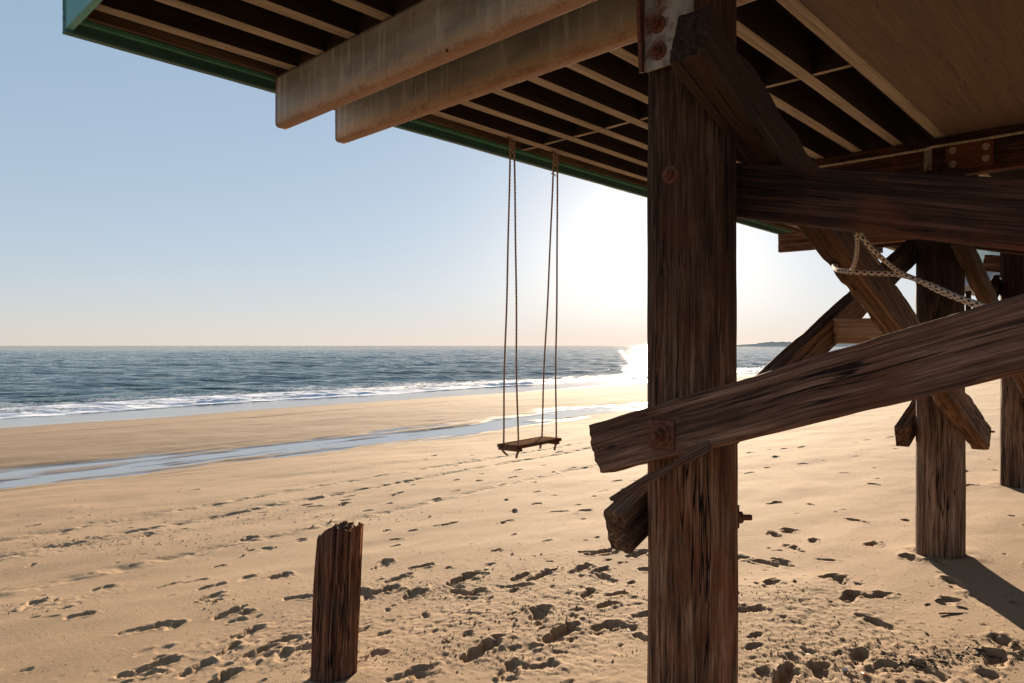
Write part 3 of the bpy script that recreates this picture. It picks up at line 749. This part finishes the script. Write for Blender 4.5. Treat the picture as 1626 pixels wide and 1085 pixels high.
# brace crossing in front of the near post, rising to the right
def zb(v): return CAM_Z-.394+.322*(1.60-v)
br_b = timber('cross_brace', (2.215, 1.615, zb(1.615)), (2.215, -1.6, zb(-1.6)), .095, .192, M_brace, None, seed=73, amp=.0026, chip=.005, step=.016, ss=.006, wob=.001, endrough=.010)
tag(br_b, 'broad weathered timber bolted across the front of the near post, rising to the right', 'brace')
bpy.context.view_layer.update()
pbr = at(1051, 690, 2.165/(.686*(1051-HX)/F+.728)); pbr.x = 2.162
sq = box_obj('bolt_plate', pbr+Vector((-.006, -.052, -.052)), pbr+Vector((.008, .052, .052)), M_rust, None, .006)
sq.parent = br_b; sq.matrix_parent_inverse = br_b.matrix_world.inverted()
hexbolt('plate_bolt', pbr+Vector((-.004, 0, 0)), (-1, 0, 0), .024, .05, M_rust, br_b)
# split strip hanging from the brace's lower edge
sp = [at(1128, 712, 2.36), at(1100, 724, 2.37), at(1060, 744, 2.39), at(1010, 775, 2.42), at(972, 795, 2.45)]
M, L = frame(sp[0], sp[-1]); 
spl = timber('wood_splinter', sp[0], sp[-1], .02, .034, M_brace, None, up=(0, .3, 1), seed=5, amp=.003, chip=.01, step=.015, ss=.005, wob=.02, endrough=.01, sec_fn=lambda x, y, z: 1.15-.7*(x/.42)**1.6)
spl.parent = br_b; spl.matrix_parent_inverse = br_b.matrix_world.inverted()
# longitudinal braces between posts
def brace_c(du, label, g, seed, dz=0):
    z = lambda u: CAM_Z+.041+dz+.357*(u-4.366)
    o = timber('longitudinal_brace', (2.245+du, 1.560, z(2.245)), (6.45+du, 1.560, z(6.45)), .095, .172, M_brace_long, None, seed=seed, amp=.0018, chip=.003, step=.03, ss=.008, wob=.002, endrough=.010)
    return tag(o, label, 'brace', g)
def brace_d(du, dz, label, g, seed, mat, ht=.160, u_a=2.045, wd=.110, zo=0):
    z = lambda u: CAM_Z+.531+.085+dz+zo-.373*(u-3.12)
    o = timber('longitudinal_brace', (u_a+du, 1.138, z(u_a)), (6.76+du, 1.138, z(6.76)), wd, ht, mat, None, seed=seed, amp=.0034, chip=.010, step=.018, ss=.006, wob=.003, endrough=.008)
    return tag(o, label, 'brace', g)
GC, GD = 'braces rising along the shore between posts', 'braces falling along the shore between posts'
brace_c(0, 'seaward brace rising from the near post foot to the middle post', GC, 81)
brace_c(3.88, 'brace with its blunt end beside the middle post, rising to the far post', GC, 82)
d1 = brace_d(0, 0, 'rough splintered timber falling from the top of the near post past the rope', GD, 83, M_brace_long, ht=.190, wd=.122, zo=-.012)
d2 = brace_d(3.88, -.23, 'narrow brace falling to the right from the middle post', GD, 84, M_brace_long, ht=.13)
bpy.context.view_layer.update()
hexbolt('brace_bolt', (6.70, 1.10, CAM_Z-.69), RX, .018, .07, M_rust, d1)
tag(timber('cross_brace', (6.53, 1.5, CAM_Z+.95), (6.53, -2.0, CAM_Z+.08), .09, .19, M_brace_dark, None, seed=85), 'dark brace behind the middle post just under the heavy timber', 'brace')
tag(timber('cross_brace', (10.25, 1.70, CAM_Z+1.02), (10.25, -2.0, CAM_Z+.25), .09, .20, M_brace, None, seed=86, chip=.01), 'short looking timber end beside the far post under the deck', 'brace')
tag(timber('spacer_board', (4.47, 1.508, CAM_Z+.088), (4.47, 1.150, CAM_Z+.088), .045, .150, M_brace_light, None, seed=87, amp=.001, step=.03), 'pale flat board spanning between the two crossing braces', 'board')

# ------------------------------------------------------------------ ropes
# braided rope looped over the rough brace and drooping to the right
rp = thing('braided_rope', 'white and black braided rope slung around the rough brace', 'rope', at(1365, 372, 2.62))
def ropept(l): return [at(*q) for q in l]
main = spline(ropept([(1345, 412, 3.5), (1326, 421, 3.30), (1330, 429, 3.06), (1352, 432, 2.90), (1390, 434, 2.82), (1425, 436, 2.74), (1455, 444, 2.64), (1490, 462, 2.55), (1525, 476, 2.47), (1560, 490, 2.40), (1605, 503, 2.34), (1650, 508, 2.3)]), 16)
tube('rope_strand', main, .0125, M_braid, rp, seg=14, flat=.75)
st2 = spline(ropept([(1366, 350, 2.56), (1367, 372, 2.55), (1378, 388, 2.56), (1400, 410, 2.60), (1425, 430, 2.66), (1448, 441, 2.63), (1485, 455, 2.54), (1520, 471, 2.46), (1558, 484, 2.39), (1600, 498, 2.33)]), 16)
tube('rope_strand', st2, .0115, M_braid, rp, seg=14, flat=.75)
st3 = spline(ropept([(1362, 350, 2.56), (1361, 372, 2.57), (1361, 395, 2.66), (1358, 415, 2.78), (1353, 428, 2.86)]), 14)
tube('rope_strand', st3, .010, M_braid, rp, seg=14, flat=.75)
tube('rope_fibre', spline(ropept([(1366, 372, 2.56), (1378, 395, 2.6), (1392, 414, 2.66), (1396, 420, 2.7)]), 8), .0025, M_rope, rp, seg=6)

# ------------------------------------------------------------------ swing
SWZ = CAM_Z-.835
swing = thing('rope_swing', 'wooden plank swing hanging on four thin ropes from the deck', 'swing', (4.45, 3.9, SWZ))
nl = at(822, 711, 5.74); nrr = at(892, 697, 6.26); nl.z = SWZ; nrr.z = SWZ
dj = (nrr-nl).normalized(); dn = Vector((-dj.y, dj.x, 0)); 
if dn.y < 0: dn = -dn
wseat = .215
sc = (nl+dn*wseat/2); sc2 = (nrr+dn*wseat/2)
seat = timber('seat', sc, sc2, wseat, .028, M_seat, swing, seed=91, amp=.001, step=.03, r=.004, wob=.002)
def twist_rope(name, a, b, r=.0075, sag=.0):
    n = int((b-a).length/.009)
    pts = [a.lerp(b, i/n)+Vector((.004*math.sin(i*.05), .004*math.sin(i*.037+1), 0)) for i in range(n+1)]
    return tube(name, pts, r, M_rope, swing, seg=9, twist=230, bump=.17)
tops = [Vector((4.15, 3.905, ZJ-.01)), Vector((4.70, 3.905, ZJ-.01))]
for k, (tp, base) in enumerate(zip(tops, (nl+dj*.035, nrr-dj*.06))):
    for q, off in enumerate((.025, wseat-.035)):
        bpnt = base+dn*off
        twist_rope('rope', tp+RX*(.015*(-1 if q else 1)), Vector((bpnt.x, bpnt.y, SWZ+.01)))
        # knot and frayed tail under the plank
        kn = spline([(bpnt.x, bpnt.y, SWZ-.012), (bpnt.x+.012, bpnt.y+.01, SWZ-.03), (bpnt.x-.012, bpnt.y-.004, SWZ-.036), (bpnt.x+.006, bpnt.y-.012, SWZ-.026), (bpnt.x, bpnt.y, SWZ-.045), (bpnt.x+(.045 if k == 0 and q else -.03), bpnt.y-.01, SWZ-.085)], 8)
        tube('knot', kn, .010, M_rope, swing, seg=8, twist=150, bump=.15)
    # wrapped eye under the joist, with its loose end
    wrap = [tp+Vector((.013*math.cos(a), .013*math.sin(a)+.01, -.02-.0026*a)) for a in np.linspace(0, 34, 150)]
    tube('rope_wrap', wrap, .006, M_rope, swing, seg=7)
    tube('staple', spline([tp+Vector((-.10, -.035, -.004)), tp+Vector((-.05, -.03, -.012)), tp+Vector((0, -.01, -.03))], 6), .005, M_rust, swing, seg=6)
tube('rope_end', spline([tops[1]+Vector((0, 0, -.20)), tops[1]+Vector((-.02, 0, -.19)), tops[1]+Vector((-.05, .0, -.185)), tops[1]+Vector((-.062, 0, -.19))], 6), .005, M_rope, swing, seg=6)
# seat battens under the plank ends
for c in (nl+dj*.04, nrr-dj*.06):
    a = c+dn*.0; b_ = c+dn*wseat
    timber('seat_batten', (a.x, a.y, SWZ-.026), (b_.x, b_.y, SWZ-.026), .05, .022, M_seat, swing, seed=3, amp=.001, r=.003, wob=0)

# ------------------------------------------------------------------ stump
def stump():
    n = 260; L = 1.28; rows = 90; zb_ = gz(STUMP.x-.3, STUMP.y)-.25; V_, F_ = [], []
    top0 = CAM_Z-.985-zb_
    r0 = .112
    lean = RX*.042*1.25
    def topz(dx, dy):
        # across the picture: low shoulder on the left, broken teeth on the right
        s = (dx*RX.x+dy*RX.y)/r0; dd = (dx*RY.x+dy*RY.y)/r0
        h = -.035 if s < -.3 else 0
        h = -.07*max(0, -s-.1)**1.6 - .010*dd
        h += .011*noise.noise(Vector((dx*45, dy*45, 1))) + .005*noise.noise(Vector((dx*90, dy*90, 4)))
        h += .012*max(0, noise.noise(Vector((dx*35+5, dy*35, 8))))
        if .45 < s < .72: h -= .02
        return top0+.02+h
    def outline(a, z, t):
        fl = 0
        g = noise.noise(Vector((math.cos(a)*7, math.sin(a)*7, z*.35)))
        g2 = noise.noise(Vector((math.cos(a)*17, math.sin(a)*17, z*.8+3)))
        g3 = noise.noise(Vector((math.cos(a)*40, math.sin(a)*40, z*2+3)))
        r = r0*(1+.08*g+.17*(abs(g2)-.2)+.08*g3)
        # deep split facing the viewer, opening towards the top
        ac = math.atan2(-RY.y, -RY.x)+.10*t - .15
        da = (a-ac+math.pi) % (2*math.pi)-math.pi
        r -= r0*(.15+.40*t*t)*math.exp(-(da/(.05+.07*t))**2)
        ac2 = ac-.62; da = (a-ac2+math.pi) % (2*math.pi)-math.pi
        r -= r0*.16*math.exp(-(da/.05)**2)
        ac3 = ac+.7; da = (a-ac3+math.pi) % (2*math.pi)-math.pi
        r -= r0*.12*math.exp(-(da/.04)**2)
        return r
    for i in range(rows+1):
        t = i/rows
        for j in range(n):
            a = 2*math.pi*j/n; r = outline(a, t, t)
            dx, dy = r*math.cos(a), r*math.sin(a)
            z = t*topz(dx, dy)
            V_.append((dx+lean.x*t, dy+lean.y*t, z))
    for i in range(rows):
        for j in range(n):
            a = i*n+j; b_ = i*n+(j+1) % n; F_.append((a, b_, b_+n, a+n))
    prev = [rows*n+j for j in range(n)]
    for s in (.93, .85, .75, .62, .5, .38, .26, .13):
        ring = []
        for j in range(n):
            a = 2*math.pi*j/n; r = outline(a, 1, 1)*s; dx, dy = r*math.cos(a), r*math.sin(a)
            z = topz(dx, dy)-.012-.03*max(0, noise.noise(Vector((dx*50, dy*50, 7))))-.02*(1-s)
            ring.append(len(V_)); V_.append((dx+lean.x, dy+lean.y, z))
        for j in range(n): F_.append((prev[j], prev[(j+1) % n], ring[(j+1) % n], ring[j]))
        prev = ring
    F_.append(tuple(prev))
    # grain runs along local x: store the mesh lying along x and stand it up with the object
    M = Matrix(((0, 0, 1, STUMP.x), (0, 1, 0, STUMP.y), (1, 0, 0, zb_), (0, 0, 0, 1)))
    V2 = [(z, y, x) for (x, y, z) in V_]
    M = Matrix(((0, 0, 1, STUMP.x-.02), (0, 1, 0, STUMP.y), (1, 0, 0, zb_), (0, 0, 0, 1)))
    # swapping two axes mirrors the basis; flip y too so that it is a rotation
    V2 = [(z, -y, x) for (x, y, z) in V_]
    M = Matrix(((0, 0, 1, STUMP.x-.01), (0, -1, 0, STUMP.y), (1, 0, 0, zb_), (0, 0, 0, 1)))
    o = link_mesh('weathered_stump', V2, F_, M_stump, None, smooth=True, M=M); fix_normals(o)
    tag(o, 'split leaning wooden post stump with broken jagged top', 'stump')
stump()

# ------------------------------------------------------------------ neighbouring stilt house far along the beach
def far_house():
    t = thing('stilt_house', 'distant pale stilt house glimpsed between the middle post and brace', 'house', (62, 9, 0))
    wall = plain('pale_siding', (.55, .66, .60), nz=1); grey = plain('grey_skirt', (.28, .31, .36), nz=1); glass = plain('dark_glass', (.05, .07, .08), rough=.1)
    box_obj('wall', (60, 3, 7.0), (72, 12.2, 11.5), wall, t, .02)
    box_obj('deck_skirt', (59.5, 2.5, 6.0), (72.5, 12.8, 6.98), grey, t, .02)
    V_ = [(59.4, 2.2, 11.5), (72.6, 2.2, 11.5), (72.6, 13, 11.5), (59.4, 13, 11.5), (62, 7.6, 14.5), (70, 7.6, 14.5)]
    r = link_mesh('roof', V_, [(0, 1, 5, 4), (1, 2, 5), (2, 3, 4, 5), (3, 0, 4), (3, 2, 1, 0)], grey, t)
    for yy in (5, 8, 11): 
        box_obj('window', (59.96, yy-.6, 8.4), (60.02, yy+.6, 10.0), glass, t, .01)
    for x in (61, 66, 71):
        for yy in (3.5, 8, 12): pole('stilt', (x, yy, -1), (x, yy, 6), .2, M_postgrey, t, n=14, step=1)
far_house()

# ------------------------------------------------------------------ debris on the sand
def twig(px, py, ln, ang, r, label, bend=.004):
    x, y = ground_pt(px, py); z = gz(x, y)
    d_ = Vector((math.cos(ang), math.sin(ang), 0)); nn = Vector((-d_.y, d_.x, 0))
    pts = spline([Vector((x, y, z+r*.8))-d_*ln/2, Vector((x, y, z+r))-d_*ln*.1+nn*bend, Vector((x, y, z+r))+d_*ln*.2-nn*bend*.5, Vector((x, y, z+r*.7))+d_*ln/2], 6)
    o = tube('driftwood_twig', pts, r, M_twig, None, seg=7); return tag(o, label, 'twig')
twig(1510, 977, .15, -.75, .0045, 'long thin twig lying on smooth sand right of the middle post')
twig(1527, 967, .06, -1.6, .004, 'short dark twig touching the end of the long twig')
twig(1490, 955, .07, -.3, .004, 'small dark twig just left of the post shadow')
twig(1472, 961, .045, -.4, .0035, 'tiny twig left of the small dark twig')
def pebble(name, px, py, r, mat, label, cat, sc=(1.6, 1, .5)):
    x, y = ground_pt(px, py); bm = bmesh.new(); bmesh.ops.create_icosphere(bm, subdivisions=2, radius=r)
    for v in bm.verts: v.co = Vector((v.co.x*sc[0], v.co.y*sc[1], v.co.z*sc[2]))*(1+.25*noise.noise(v.co*60))
    me = bpy.data.meshes.new(name); bm.to_mesh(me); bm.free(); me.materials.append(mat)
    o = bpy.data.objects.new(name, me); C.objects.link(o); o.location = (x, y, gz(x, y)+r*sc[2]*.6); o.rotation_euler = (0, 0, 1.1)
    return tag(o, label, cat)
pebble('shell', 1285, 1036, .014, M_shell, 'white shell fragment on churned sand at the foot of the beach', 'shell')
pebble('shell', 1342, 1063, .013, M_shell, 'upright pale shell sliver beside the orange scrap', 'shell', (.5, 1.6, .9))
pebble('plastic_scrap', 1373, 1073, .011, M_orange, 'small orange scrap half buried in churned sand', 'litter')
pebble('shell', 999, 998, .008, M_shell, 'tiny white shell chip near the big post', 'shell')
# crumbs of damp sand kicked out of the prints, too many to count
V_, F_ = [], []
def clod(x, y, s):
    z = gz(x, y)+s*.25; b0 = len(V_)
    for p_ in ((1, 0, 0), (0, 1, 0), (-1, 0, 0), (0, -1, 0), (0, 0, .8), (0, 0, -.8)):
        k = s*rng.uniform(.6, 1.3); V_.append((x+p_[0]*k, y+p_[1]*k, z+p_[2]*k))
    for a, b_ in ((0, 1), (1, 2), (2, 3), (3, 0)): F_.append((b0+a, b0+b_, b0+4)); F_.append((b0+b_, b0+a, b0+5))
def clods(px, py, sx, sy, n, s):
    for k in range(n):
        x, y = ground_pt(rng.gauss(px, sx), min(1098, rng.gauss(py, sy)))
        if y < 13: clod(x, y, s*rng.lognormvariate(-.3, .55))
clods(830, 965, 130, 45, 1700, .0040); clods(700, 1035, 90, 18, 550, .0033); clods(1330, 1045, 110, 26, 1000, .0042); clods(1250, 955, 70, 28, 380, .0036)
clods(430, 1030, 70, 24, 450, .0036); clods(640, 936, 80, 9, 600, .0036); clods(360, 960, 50, 12, 250, .0035); clods(60, 965, 60, 8, 250, .0045); clods(150, 862, 150, 7, 500, .006); clods(420, 820, 150, 8, 500, .006)
clods(1560, 1040, 70, 12, 500, .004)
for k in range(1500):
    x, y = ground_pt(rng.uniform(0, 1626), 700+395*rng.random()**.7)
    if y < 13: clod(x, y, rng.uniform(.002, .0045))
sc_ = link_mesh('sand_clods', V_, F_, beach.data.materials[0]); tag(sc_, 'small crumbs of sand kicked up around the footprints', 'sand crumbs', kind='stuff')
# bits of dried weed, too many to count
V_, F_ = [], []
def bit(x, y, s):
    z = gz(x, y); b0 = len(V_); a = rng.uniform(0, 6.3); l = s*rng.uniform(.8, 2.2); ww = s*rng.uniform(.3, .7); h = s*rng.uniform(.3, .8)
    c_, s_ = math.cos(a), math.sin(a)
    for (p_, q_, r_) in ((-1, -.3, 0), (.2, -1, 0), (1, .2, 0), (-.1, 1, 0), (.1, .1, 1)):
        V_.append((x+l*p_*c_-ww*q_*s_, y+l*p_*s_+ww*q_*c_, z+h*r_-.002))
    for j in range(4): F_.append((b0+j, b0+(j+1) % 4, b0+4))
def scatter(px, py, sx, sy, n, s):
    for k in range(n):
        qx, qy = rng.gauss(px, sx), min(1095, rng.gauss(py, sy))
        x, y = ground_pt(qx, qy)
        if y < 13.3: bit(x, y, s*rng.uniform(.4, 1.3))
scatter(1540, 1040, 60, 12, 150, .009); scatter(1600, 945, 22, 10, 45, .008); scatter(1370, 1010, 110, 40, 160, .006); scatter(1500, 960, 40, 14, 30, .007)
for k in range(700):
    x, y = ground_pt(rng.uniform(0, 1626), 660+430*rng.random())
    if y < 13.3 and x < 40: bit(x, y, rng.uniform(.003, .008))
for k in range(60):
    px = rng.uniform(1420, 1640); x, y = ground_pt(px, 1045-(px-1500)*.14+rng.gauss(0, 5)); bit(x, y, rng.uniform(.008, .018))
link_mesh('beach_debris', V_, F_, M_weed); tag(bpy.data.objects['beach_debris'], 'scattered dark bits of dried weed on the sand', 'debris', kind='stuff')
